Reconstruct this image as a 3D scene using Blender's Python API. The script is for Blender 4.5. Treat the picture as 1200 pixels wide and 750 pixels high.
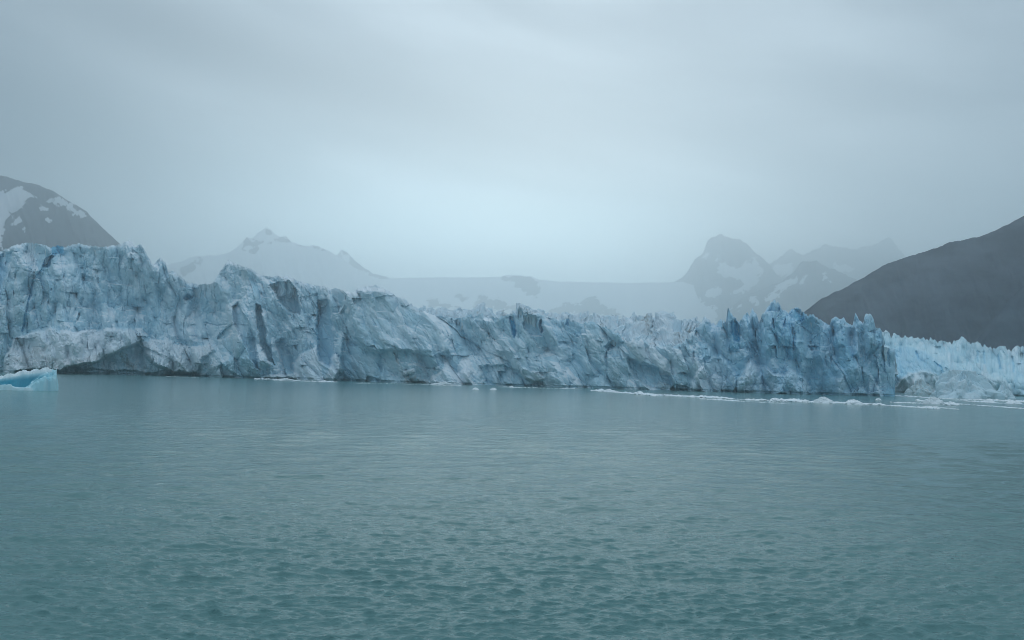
import bpy, bmesh, math, random
import numpy as np
from mathutils import Vector, Matrix

scene = bpy.context.scene
for o in list(bpy.data.objects):
    bpy.data.objects.remove(o, do_unlink=True)
COL = scene.collection
rng = np.random.default_rng(7)
random.seed(7)

# ------------------------------------------------------------------ camera
PW, PH, FPX = 1200.0, 750.0, 870.0          # photograph pixels, focal length in pixels
CAM_H = 7.6
PITCH = math.atan(65.0 / FPX)
ROLL = math.atan(0.025)
fwd = Vector((0, math.cos(PITCH), math.sin(PITCH)))
right0 = Vector((1, 0, 0)); up0 = right0.cross(fwd)
c_, s_ = math.cos(ROLL), math.sin(ROLL)
right = right0 * c_ + up0 * s_
up = up0 * c_ - right0 * s_
M = Matrix((right, up, -fwd)).transposed().to_4x4()
M.translation = Vector((0, 0, CAM_H))
cam_d = bpy.data.cameras.new("camera")
cam_d.sensor_width = 36.0
cam_d.lens = 36.0 * FPX / PW
cam_d.clip_start = 0.5
cam_d.clip_end = 60000.0
cam = bpy.data.objects.new("camera", cam_d)
cam.matrix_world = M
COL.objects.link(cam)
scene.camera = cam

# ------------------------------------------------------------------ render settings
scene.render.engine = 'CYCLES'
scene.view_settings.view_transform = 'Standard'
scene.view_settings.look = 'None'
scene.view_settings.exposure = 0.21
scene.view_settings.gamma = 1.0
scene.cycles.use_denoising = True
scene.cycles.filter_width = 0.9
scene.cycles.max_bounces = 14
scene.cycles.diffuse_bounces = 5
scene.cycles.glossy_bounces = 3
scene.cycles.volume_bounces = 10
scene.cycles.sample_clamp_indirect = 6.0

# ------------------------------------------------------------------ sky and sun
SUN_EL, SUN_AZ = math.radians(11), math.radians(1)     # azimuth from +Y towards +X
world = bpy.data.worlds.new("World")
scene.world = world
world.use_nodes = True
wn, wl = world.node_tree.nodes, world.node_tree.links
wn.clear()
def W(t, **kw):
    n = wn.new(t)
    for k, v in kw.items(): setattr(n, k, v)
    return n
def wmath(op, a, b=None, c=None, clamp=False):
    n = W('ShaderNodeMath', operation=op); n.use_clamp = clamp
    for i, v in enumerate((a, b, c)):
        if v is None: continue
        if isinstance(v, (int, float)): n.inputs[i].default_value = v
        else: wl.new(v, n.inputs[i])
    return n.outputs[0]
def wmix(f, a, b):
    n = W('ShaderNodeMix', data_type='RGBA')
    if isinstance(f, (int, float)): n.inputs[0].default_value = f
    else: wl.new(f, n.inputs[0])
    for i, v in ((6, a), (7, b)):
        if isinstance(v, tuple): n.inputs[i].default_value = (*v, 1)
        else: wl.new(v, n.inputs[i])
    return n.outputs[2]
tc = W('ShaderNodeTexCoord')
sep = W('ShaderNodeSeparateXYZ'); wl.new(tc.outputs['Generated'], sep.inputs[0])
az = wmath('ARCTAN2', sep.outputs[0], sep.outputs[1])
el = wmath('ARCSINE', sep.outputs[2])
comb = W('ShaderNodeCombineXYZ')
# cloud layers: long flat streaks that dip a little to the right
wl.new(wmath('MULTIPLY', az, 1.0), comb.inputs[0])
wl.new(wmath('ADD', wmath('MULTIPLY', el, 4.2), wmath('MULTIPLY', az, 0.75)), comb.inputs[1])
nz = W('ShaderNodeTexNoise'); nz.inputs['Scale'].default_value = 2.1
nz.inputs['Detail'].default_value = 4.0; nz.inputs['Roughness'].default_value = 0.42
nz.inputs['Distortion'].default_value = 0.3
wl.new(comb.outputs[0], nz.inputs['Vector'])
mr = W('ShaderNodeMapRange'); mr.interpolation_type = 'SMOOTHSTEP'
wl.new(nz.outputs['Fac'], mr.inputs[0])
mr.inputs[1].default_value = 0.36; mr.inputs[2].default_value = 0.66
cloudf = mr.outputs[0]
def gauss(a0, sa, e0, se, tilt=0.0):
    da = wmath('SUBTRACT', az, a0)
    x = wmath('DIVIDE', da, sa)
    e_ = wmath('ADD', wmath('SUBTRACT', el, e0), wmath('MULTIPLY', da, tilt))
    y = wmath('DIVIDE', e_, se)
    q = wmath('ADD', wmath('MULTIPLY', x, x), wmath('MULTIPLY', y, y))
    return wmath('EXPONENT', wmath('MULTIPLY', q, -1.0))
SKY_PALE, SKY_GREY, SKY_GLOW = (0.46, 0.545, 0.615), (0.15, 0.19, 0.235), (1.35, 1.95, 2.15)
cl = wmix(cloudf, SKY_GREY, SKY_PALE)
glow = gauss(-0.04, 0.40, 0.15, 0.095, 0.0)               # thin cloud over the ice cap lets more light through
cl = wmix(wmath('MULTIPLY', glow, 0.95), cl, SKY_GLOW)
band = gauss(-0.32, 0.42, 0.375, 0.055, 0.13)            # the dark cloud bank, upper left
veil = gauss(0.0, 0.55, 0.44, 0.13, 0.0)                # thicker cloud again above the pale opening
cl = wmix(wmath('MULTIPLY', veil, 0.5), cl, (0.27, 0.325, 0.38))
cl = wmix(wmath('MULTIPLY', band, 1.0), cl, (0.07, 0.085, 0.11))
band2 = gauss(-0.66, 0.26, 0.25, 0.12, 0.1)
cl = wmix(wmath('MULTIPLY', band2, 1.0), cl, (0.05, 0.07, 0.09))
band3 = gauss(0.62, 0.33, 0.26, 0.20, 0.0)
cl = wmix(wmath('MULTIPLY', band3, 0.45), cl, (0.20, 0.24, 0.29))
# an overcast sky brightens towards the zenith
zen = wmath('MULTIPLY_ADD', wmath('POWER', wmath('MAXIMUM', sep.outputs[2], 0.0), 2.5), 1.6, 1.0)
vm = W('ShaderNodeVectorMath', operation='SCALE'); wl.new(cl, vm.inputs[0]); wl.new(zen, vm.inputs['Scale'])
sky = W('ShaderNodeTexSky', sky_type='NISHITA'); sky.sun_disc = False
sky.sun_elevation = SUN_EL; sky.sun_rotation = SUN_AZ
sky.air_density = 1.0; sky.dust_density = 3.0
bg1 = W('ShaderNodeBackground'); wl.new(sky.outputs[0], bg1.inputs[0]); bg1.inputs[1].default_value = 0.05
bg2 = W('ShaderNodeBackground'); wl.new(vm.outputs[0], bg2.inputs[0]); bg2.inputs[1].default_value = 1.0
mx = W('ShaderNodeMixShader'); mx.inputs[0].default_value = 0.93
wl.new(bg1.outputs[0], mx.inputs[1]); wl.new(bg2.outputs[0], mx.inputs[2])
wo = W('ShaderNodeOutputWorld'); wl.new(mx.outputs[0], wo.inputs[0])

sun_d = bpy.data.lights.new("sun", 'SUN')
sun_d.energy = 0.55
sun_d.angle = math.radians(54)
sun_d.color = (1.0, 0.995, 0.985)
sun = bpy.data.objects.new("sun", sun_d)
to_sun = Vector((math.sin(SUN_AZ) * math.cos(SUN_EL), math.cos(SUN_AZ) * math.cos(SUN_EL), math.sin(SUN_EL)))
sun.rotation_euler = to_sun.to_track_quat('Z', 'Y').to_euler()
COL.objects.link(sun)

# ------------------------------------------------------------------ helpers: where a sight line meets a depth
R_ = np.array([right[:], up[:], fwd[:]])
def ray(px, py):
    a = (np.asarray(px, float) - PW / 2) / FPX
    b = -(np.asarray(py, float) - PH / 2) / FPX
    d = a[..., None] * R_[0] + b[..., None] * R_[1] + R_[2]
    return d[..., 0] / d[..., 1], d[..., 2] / d[..., 1]
def at(px, py, Y):
    tx, tz = ray(px, py)
    Y = np.asarray(Y, float)
    return np.stack([tx * Y, Y + 0 * tx, CAM_H + tz * Y], -1)
def horizon(px): return 440 + 0.025 * (np.asarray(px, float) - 600)
def py_base(px, Y, z=0.0): return horizon(px) + (CAM_H - z) * FPX * 1.003 / np.asarray(Y, float)
def on_water(px, py):
    tx, tz = ray(np.array(px, float), np.array(py, float))
    Y = -CAM_H / tz
    return float(tx * Y), float(Y)

# ------------------------------------------------------------------ helpers: noise
def hsh(ix, iy, s):
    h = (ix.astype(np.int64) * 374761393 + iy.astype(np.int64) * 668265263 + np.int64(s) * 1442695041) & 0xffffffff
    h = ((h ^ (h >> 13)) * 1274126177) & 0xffffffff
    h = ((h ^ (h >> 16)) * 2246822519) & 0xffffffff
    h = h ^ (h >> 15)
    return (h & 0xffffff) / float(0x1000000)
def noise(x, y, s=0):
    x, y = np.broadcast_arrays(np.asarray(x, float), np.asarray(y, float))
    ix, iy = np.floor(x), np.floor(y)
    fx, fy = x - ix, y - iy
    fx = fx * fx * fx * (fx * (fx * 6 - 15) + 10); fy = fy * fy * fy * (fy * (fy * 6 - 15) + 10)
    a, b = hsh(ix, iy, s), hsh(ix + 1, iy, s)
    c, d = hsh(ix, iy + 1, s), hsh(ix + 1, iy + 1, s)
    return ((a + (b - a) * fx) * (1 - fy) + (c + (d - c) * fx) * fy) * 2 - 1
def fbm(x, y, s=0, o=4, g=0.5):
    t, a, n = 0, 1.0, 0
    for k in range(o):
        t = t + a * noise(np.asarray(x) * 2**k + 17.3 * k, np.asarray(y) * 2**k - 9.1 * k, s + k); n += a; a *= g
    return t / n
def ridged(x, y, s=0, o=4, g=0.5):
    t, a, n = 0, 1.0, 0
    for k in range(o):
        t = t + a * (1 - 2 * np.abs(noise(np.asarray(x) * 2**k + 3.7 * k, np.asarray(y) * 2**k + 5.9 * k, s + k))); n += a; a *= g
    return t / n
def chips(x, y, s, slope=1.0, k=1.1):
    """Broken-ice relief: the upper hull of many tilted planes, so flat facets meet in sharp edges."""
    x, y = np.broadcast_arrays(np.asarray(x, float), np.asarray(y, float))
    ix, iy = np.floor(x), np.floor(y)
    best = np.full(x.shape, -9.0); tint = np.zeros(x.shape)
    for i in (-1, 0, 1):
        for j in (-1, 0, 1):
            cx, cy = ix + i, iy + j
            dx = x - cx - (0.1 + 0.8 * hsh(cx, cy, s)); dy = y - cy - (0.1 + 0.8 * hsh(cx, cy, s + 1))
            v = hsh(cx, cy, s + 2) * 0.7 + slope * ((hsh(cx, cy, s + 3) - .5) * dx + (hsh(cx, cy, s + 4) - .5) * dy) * 2 - k * (dx * dx + dy * dy)
            w = v > best
            best = np.where(w, v, best); tint = np.where(w, hsh(cx, cy, s + 5), tint)
    return best, tint
def worley_edge(x, y, s):
    x, y = np.broadcast_arrays(np.asarray(x, float), np.asarray(y, float))
    ix, iy = np.floor(x), np.floor(y)
    f1 = np.full(x.shape, 9.0); f2 = f1.copy()
    for i in (-1, 0, 1):
        for j in (-1, 0, 1):
            cx, cy = ix + i, iy + j
            d = np.hypot(x - cx - hsh(cx, cy, s), y - cy - hsh(cx, cy, s + 1))
            f2 = np.minimum(f2, np.maximum(f1, d)); f1 = np.minimum(f1, d)
    return f2 - f1
def sstep(a, b, x):
    t = np.clip((x - a) / (b - a), 0, 1); return t * t * (3 - 2 * t)
def seg_dist(x, y, pts, closed):
    pts = [np.array(p, float) for p in pts]
    d = np.full(x.shape, 1e9)
    n = len(pts)
    for i in range(n if closed else n - 1):
        a, b = pts[i], pts[(i + 1) % n]
        ab = b - a; L = max(ab @ ab, 1e-9)
        t = np.clip(((x - a[0]) * ab[0] + (y - a[1]) * ab[1]) / L, 0, 1)
        d = np.minimum(d, np.hypot(x - a[0] - t * ab[0], y - a[1] - t * ab[1]))
    return d
def poly_sd(x, y, pts):
    """Signed distance to a polygon, positive inside."""
    ins = np.zeros(x.shape, bool); n = len(pts)
    for i in range(n):
        (x0, y0), (x1, y1) = pts[i], pts[(i + 1) % n]
        if y0 == y1: continue
        c = ((y0 > y) != (y1 > y)) & (x < (x1 - x0) * (y - y0) / (y1 - y0) + x0)
        ins ^= c
    d = seg_dist(x, y, pts, True)
    return np.where(ins, d, -d)
def sub_eval(fn, X, Y, pts, pad):
    """Evaluate fn only around the outline; elsewhere return None-mask."""
    p = np.array(pts, float)
    m = (X > p[:, 0].min() - pad) & (X < p[:, 0].max() + pad) & (Y > p[:, 1].min() - pad) & (Y < p[:, 1].max() + pad)
    out = np.full(X.shape, -1e9)
    if m.any(): out[m] = fn(X[m], Y[m])
    return out
def poly(X, Y, pts, pad=14): return sub_eval(lambda a, b: poly_sd(a, b, pts), X, Y, pts, pad)
def line(X, Y, pts, pad=14): return -sub_eval(lambda a, b: -seg_dist(a, b, pts, False), X, Y, pts, pad)

# ------------------------------------------------------------------ helpers: meshes and tags
def raw_mesh(name, V, quads=None, tris=None, attr=None, mat=None, smooth=False):
    me = bpy.data.meshes.new(name)
    V = np.ascontiguousarray(V, dtype=np.float32).reshape(-1, 3)
    me.vertices.add(len(V)); me.vertices.foreach_set("co", V.ravel())
    idx = []; tot = []
    if quads is not None and len(quads): idx.append(np.asarray(quads, np.int32).ravel()); tot.append(np.full(len(quads), 4, np.int32))
    if tris is not None and len(tris): idx.append(np.asarray(tris, np.int32).ravel()); tot.append(np.full(len(tris), 3, np.int32))
    idx = np.concatenate(idx); tot = np.concatenate(tot)
    me.loops.add(len(idx)); me.loops.foreach_set("vertex_index", idx)
    me.polygons.add(len(tot))
    start = np.zeros(len(tot), np.int32); start[1:] = np.cumsum(tot)[:-1]
    me.polygons.foreach_set("loop_start", start)
    me.polygons.foreach_set("use_smooth", np.full(len(tot), smooth, bool))
    if attr is not None:
        a = me.color_attributes.new("ice", 'FLOAT_COLOR', 'POINT')
        A = np.ones((len(V), 4), np.float32); A[:, :attr.shape[-1]] = attr.reshape(len(V), -1)
        a.data.foreach_set("color", A.ravel())
    me.update(calc_edges=True); me.validate()
    if mat: me.materials.append(mat)
    return me
def grid_quads(r, c):
    i = np.arange(r * c).reshape(r, c)
    return np.stack([i[:-1, :-1], i[:-1, 1:], i[1:, 1:], i[1:, :-1]], -1)     # (r-1, c-1, 4)
def link(name, me, parent=None):
    o = bpy.data.objects.new(name, me); COL.objects.link(o)
    if parent: o.parent = parent
    return o
def part_mesh(name, V, quads, attr, mat, parent=None, smooth=False):
    u, inv = np.unique(quads.ravel(), return_inverse=True)
    return link(name, raw_mesh(name, V.reshape(-1, 3)[u], inv.reshape(-1, 4), None, attr.reshape(-1, attr.shape[-1])[u] if attr is not None else None, mat, smooth), parent)
def tag(o, label=None, cat=None, group=None, kind=None):
    if label: o['label'] = label
    if cat: o['category'] = cat
    if group: o['group'] = group
    if kind: o['kind'] = kind
    return o
def empty(name, loc):
    o = bpy.data.objects.new(name, None); o.location = loc; o.empty_display_size = 1; COL.objects.link(o); return o
def settle(parts, root):
    """Give parts their place relative to a root Empty that stands at the thing's base."""
    for p in parts:
        p.parent = root; p.matrix_parent_inverse = Matrix.Translation(-Vector(root.location))

# ------------------------------------------------------------------ materials
def new_mat(name):
    m = bpy.data.materials.new(name); m.use_nodes = True
    nt = m.node_tree; nt.nodes.clear()
    out = nt.nodes.new('ShaderNodeOutputMaterial'); b = nt.nodes.new('ShaderNodeBsdfPrincipled')
    nt.links.new(b.outputs[0], out.inputs[0])
    return m, nt, b, out
def N(nt, t, **kw):
    n = nt.nodes.new(t)
    for k, v in kw.items(): setattr(n, k, v)
    return n
def mixc(nt, f, a, b):
    n = N(nt, 'ShaderNodeMix', data_type='RGBA')
    if isinstance(f, (int, float)): n.inputs[0].default_value = f
    else: nt.links.new(f, n.inputs[0])
    for i, v in ((6, a), (7, b)):
        if isinstance(v, tuple): n.inputs[i].default_value = (*v, 1)
        else: nt.links.new(v, n.inputs[i])
    return n.outputs[2]
def ntex(nt, vec, scale, detail=4, rough=0.55, dist=0.0):
    n = N(nt, 'ShaderNodeTexNoise'); n.inputs['Scale'].default_value = scale
    n.inputs['Detail'].default_value = detail; n.inputs['Roughness'].default_value = rough; n.inputs['Distortion'].default_value = dist
    nt.links.new(vec, n.inputs['Vector']); return n.outputs['Fac']
def ramp(nt, f, a, b):
    n = N(nt, 'ShaderNodeMapRange'); n.interpolation_type = 'SMOOTHSTEP'; nt.links.new(f, n.inputs[0])
    n.inputs[1].default_value = a; n.inputs[2].default_value = b; return n.outputs[0]
def nmath(nt, op, a, b):
    n = N(nt, 'ShaderNodeMath', operation=op)
    for i, v in enumerate((a, b)):
        if isinstance(v, (int, float)): n.inputs[i].default_value = v
        else: nt.links.new(v, n.inputs[i])
    return n.outputs[0]
def scaled(nt, s, rot=(0, 0, 0)):
    g = N(nt, 'ShaderNodeNewGeometry'); mp = N(nt, 'ShaderNodeMapping')
    mp.inputs['Scale'].default_value = s; mp.inputs['Rotation'].default_value = rot
    nt.links.new(g.outputs['Position'], mp.inputs['Vector']); return mp.outputs[0]

def ice_material(name, base, pale, white, blue, bump=0.5):
    m, nt, b, out = new_mat(name)
    at_ = N(nt, 'ShaderNodeVertexColor', layer_name='ice')
    sp = N(nt, 'ShaderNodeSeparateColor'); nt.links.new(at_.outputs[0], sp.inputs[0])
    v1 = scaled(nt, (1, 1, 0.5), (0, math.radians(32), 0))
    big = ntex(nt, v1, 0.06, 5, 0.6)
    col = mixc(nt, ramp(nt, big, 0.35, 0.68), base, pale)
    fine = ntex(nt, v1, 0.55, 6, 0.7)
    col = mixc(nt, nmath(nt, 'MULTIPLY', ramp(nt, fine, 0.5, 0.78), 0.45), col, white)
    vein = ntex(nt, scaled(nt, (1, 1, 0.16), (0, math.radians(28), 0)), 0.35, 4, 0.6)
    col = mixc(nt, nmath(nt, 'MULTIPLY', ramp(nt, vein, 0.58, 0.75), 0.30), col, (0.30, 0.58, 0.70))
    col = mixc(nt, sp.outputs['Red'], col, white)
    col = mixc(nt, sp.outputs['Green'], col, blue)
    dn = ntex(nt, scaled(nt, (1, 1, 1)), 0.5, 5, 0.65)
    col = mixc(nt, nmath(nt, 'MULTIPLY', sp.outputs['Blue'], ramp(nt, dn, 0.3, 0.7)), col, (0.30, 0.265, 0.215))
    nt.links.new(col, b.inputs['Base Color'])
    b.inputs['Roughness'].default_value = 0.62
    b.inputs['IOR'].default_value = 1.31
    b.inputs['Specular IOR Level'].default_value = 0.35
    bp = N(nt, 'ShaderNodeBump'); bp.inputs['Strength'].default_value = bump; bp.inputs['Distance'].default_value = 0.8
    h = ntex(nt, scaled(nt, (1, 1, 0.7), (0, math.radians(30), 0)), 0.7, 5, 0.65)
    nt.links.new(h, bp.inputs['Height']); nt.links.new(bp.outputs[0], b.inputs['Normal'])
    return m
ICE = ice_material('glacier_ice', (0.46, 0.68, 0.785), (0.63, 0.79, 0.865), (0.84, 0.89, 0.93), (0.13, 0.49, 0.70), 0.36)
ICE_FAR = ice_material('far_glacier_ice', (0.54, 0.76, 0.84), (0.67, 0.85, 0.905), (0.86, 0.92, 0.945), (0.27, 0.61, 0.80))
BERG = ice_material('iceberg_ice', (0.40, 0.72, 0.80), (0.52, 0.80, 0.86), (0.84, 0.92, 0.94), (0.03, 0.30, 0.42), 0.25)
BRASH = ice_material('brash_ice', (0.86, 0.92, 0.95), (0.9, 0.94, 0.96), (0.95, 0.965, 0.98), (0.4, 0.68, 0.8), 0.3)

def rock_material(name, dark, light, snow, scale):
    m, nt, b, out = new_mat(name)
    at_ = N(nt, 'ShaderNodeVertexColor', layer_name='ice')
    sp = N(nt, 'ShaderNodeSeparateColor'); nt.links.new(at_.outputs[0], sp.inputs[0])
    n1 = ntex(nt, scaled(nt, (1, 1, 1.6)), scale, 7, 0.62)
    col = mixc(nt, ramp(nt, n1, 0.3, 0.7), dark, light)
    edge = nmath(nt, 'ADD', sp.outputs['Red'], nmath(nt, 'MULTIPLY', nmath(nt, 'SUBTRACT', ntex(nt, scaled(nt, (1, 1, 1)), scale * 3, 7, 0.72), 0.5), 1.5))
    col = mixc(nt, ramp(nt, edge, 0.36, 0.64), col, snow)
    nt.links.new(col, b.inputs['Base Color'])
    b.inputs['Roughness'].default_value = 0.9; b.inputs['Specular IOR Level'].default_value = 0.15
    return m
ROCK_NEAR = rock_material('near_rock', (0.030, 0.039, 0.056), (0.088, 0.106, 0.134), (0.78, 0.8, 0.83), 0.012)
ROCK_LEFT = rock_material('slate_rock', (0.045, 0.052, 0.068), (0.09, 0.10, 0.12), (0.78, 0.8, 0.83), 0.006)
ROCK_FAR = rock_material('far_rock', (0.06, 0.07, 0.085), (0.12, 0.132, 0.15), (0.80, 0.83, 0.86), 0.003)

def water_material():
    m, nt, b, out = new_mat('lake_water')
    big = ntex(nt, scaled(nt, (0.25, 1, 1)), 0.02, 4, 0.5)
    col = mixc(nt, ramp(nt, big, 0.35, 0.65), (0.100, 0.225, 0.220), (0.110, 0.238, 0.232))
    nt.links.new(col, b.inputs['Base Color'])
    b.inputs['IOR'].default_value = 1.333
    b.inputs['Roughness'].default_value = 0.12
    h1 = ntex(nt, scaled(nt, (0.55, 1.25, 1), (0, 0, math.radians(6))), 2.2, 5, 0.62, 0.4)
    h2 = ntex(nt, scaled(nt, (0.5, 1.1, 1), (0, 0, math.radians(-10))), 0.42, 3, 0.5, 0.3)
    hh = nmath(nt, 'ADD', nmath(nt, 'MULTIPLY', h1, 0.16), nmath(nt, 'MULTIPLY', h2, 0.45))
    bp = N(nt, 'ShaderNodeBump'); bp.inputs['Strength'].default_value = 1.0; bp.inputs['Distance'].default_value = 0.55
    nt.links.new(hh, bp.inputs['Height']); nt.links.new(bp.outputs[0], b.inputs['Normal'])
    return m
WATER = water_material()

# ------------------------------------------------------------------ the lake
def build_water():
    th = np.concatenate([np.linspace(-180, -50, 27)[:-1], np.linspace(-50, -39, 40)[:-1], np.linspace(-39, 39, 1150), np.linspace(39, 50, 40)[1:], np.linspace(50, 180, 27)[1:]])
    th = np.radians(th)
    inv = np.linspace(1 / 14.0, 1 / 400.0, 760)
    r = np.concatenate([[0.5, 4, 8, 11], 1 / inv, 400 * (20000 / 400.0) ** (np.linspace(0, 1, 90)[1:])])
    RR, TH = np.meshgrid(r, th, indexing='ij')
    X, Y = RR * np.sin(TH), RR * np.cos(TH)
    dr = np.gradient(r)[:, None]
    Z = np.zeros_like(X)
    g = np.random.default_rng(3)
    patch = 1.0 + 0.12 * noise(X * 0.02, Y * 0.06, 5) + 0.12 * noise(X * 0.11, Y * 0.2, 6)
    DX, DY = np.zeros_like(X), np.zeros_like(X)
    for k in range(185):
        if k < 125:
            lam = 0.15 * (0.72 / 0.15) ** (g.random() ** 1.2)
            amp = 0.0078 * lam ** 0.9 * (0.68 + 0.86 * g.random())
        else:
            lam = 0.9 * (6.0 / 0.9) ** g.random()
            amp = 0.0034 * lam ** 0.9 * (0.6 + 0.8 * g.random())
        ang = math.radians(94 + g.normal(0, 17))
        ph = g.random() * 6.28
        ux, uy = math.cos(ang), math.sin(ang); kk = 6.2832 / lam
        fade = np.clip((lam / np.maximum(dr, 1e-3) - 2.0) / 2.0, 0, 1)[:, 0]
        rows = fade > 0.01
        if not rows.any(): continue
        a_ = amp * fade[rows][:, None] * patch[rows]
        q = kk * (ux * X[rows] + uy * Y[rows]) + ph
        Z[rows] += a_ * np.cos(q)
        sn = a_ * np.sin(q) * 0.62
        DX[rows] -= ux * sn; DY[rows] -= uy * sn
    X = X + DX; Y = Y + DY
    V = np.stack([X, Y, Z], -1)
    return link('lake_water', raw_mesh('lake_water', V, grid_quads(*X.shape).reshape(-1, 4), None, None, WATER, True))
lake = tag(build_water(), 'milky teal grey glacial lake ruffled by small wind ripples', None, None, 'structure')

# ------------------------------------------------------------------ the near glacier
SKYLINE = [(-220, 300), (-120, 288), (-40, 292), (0, 294), (18, 287), (32, 284), (51, 286), (60, 290), (68, 287), (77, 289), (91, 284.5), (107, 288), (128, 288.5), (141, 286),
 (147, 283), (153, 281), (158.5, 289), (164, 285.5), (168, 290), (173, 299), (179.5, 310), (188, 301), (194.5, 308.5), (197.5, 319), (203.5, 316.5), (213, 324.5),
 (220, 331), (232, 333), (240, 332.5), (249, 332), (257, 319), (268, 304), (278.5, 309), (286.5, 312.5), (293.5, 314), (302.5, 321), (318.5, 324), (334.5, 322.5),
 (348, 328.5), (364, 333), (380, 335.5), (388.5, 338.5), (393.5, 337), (402, 340.5), (414, 343), (418.5, 338), (427.5, 336), (440, 334), (450, 337.5), (463, 344.5),
 (477.5, 352.5), (492.5, 360), (499, 358), (516, 359), (535, 360), (546, 358), (552, 353.5), (556.5, 357.5), (565, 352.5), (570, 359), (580, 361), (598, 364), (606.5, 362.5),
 (608, 353.5), (615.5, 358.5), (628, 360.5), (639, 364), (656, 365), (679, 365), (696.5, 363.5), (709, 366), (720, 370), (728, 369.5), (742.5, 364), (760, 365), (768, 366),
 (778, 363.5), (789.5, 369.5), (802, 370.5), (811, 369.5), (819.5, 374), (826, 370), (830, 372.5), (833, 377), (839, 378), (845, 373.5), (850.3, 376), (852.7, 359.5), (860, 370.5),
 (866.7, 376), (870, 370.5), (874, 365), (878.4, 366.5), (881.6, 360.5), (886, 366.5), (889.5, 376), (891.5, 370.5), (897.5, 362), (904, 353.5), (907, 350.5), (913.5, 354.5),
 (915.7, 361), (922, 364), (924, 367.5), (927.5, 362), (934, 360), (942.5, 365), (946.7, 368), (951, 366.5), (961.5, 373), (972, 381), (974.5, 372.5), (979.7, 371), (985, 374),
 (988.5, 370.8), (992.5, 377), (999, 381), (1002.4, 366), (1006.7, 374), (1011.5, 378.5), (1013.2, 367.5), (1019.5, 366), (1023.7, 372), (1026, 384), (1031, 383.5), (1033.5, 388),
 (1036, 406), (1042, 408), (1049.2, 409)]
# upper edge of the sheer face, where a white broken top slopes up behind it (photo y); elsewhere it is the skyline itself
FACE_TOP = [(-220, 0), (455, 0), (470, 2), (492, 5), (510, 11), (540, 13), (560, 13), (580, 10), (598, 3), (612, 4), (640, 6), (660, 8), (680, 12), (695, 12), (712, 16), (730, 26),
 (750, 33), (770, 36), (790, 34), (808, 24), (818, 8), (824, 0), (1060, 0)]
WATERLINE = [(-220, 640), (0, 620), (75, 610), (165, 640), (230, 650), (290, 610), (345, 630), (400, 600), (440, 580), (600, 545), (700, 535), (800, 525), (900, 508), (1000, 500), (1049.2, 500)]
def interp(tab, x):
    t = np.array(tab, float); return np.interp(x, t[:, 0], t[:, 1])

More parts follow.
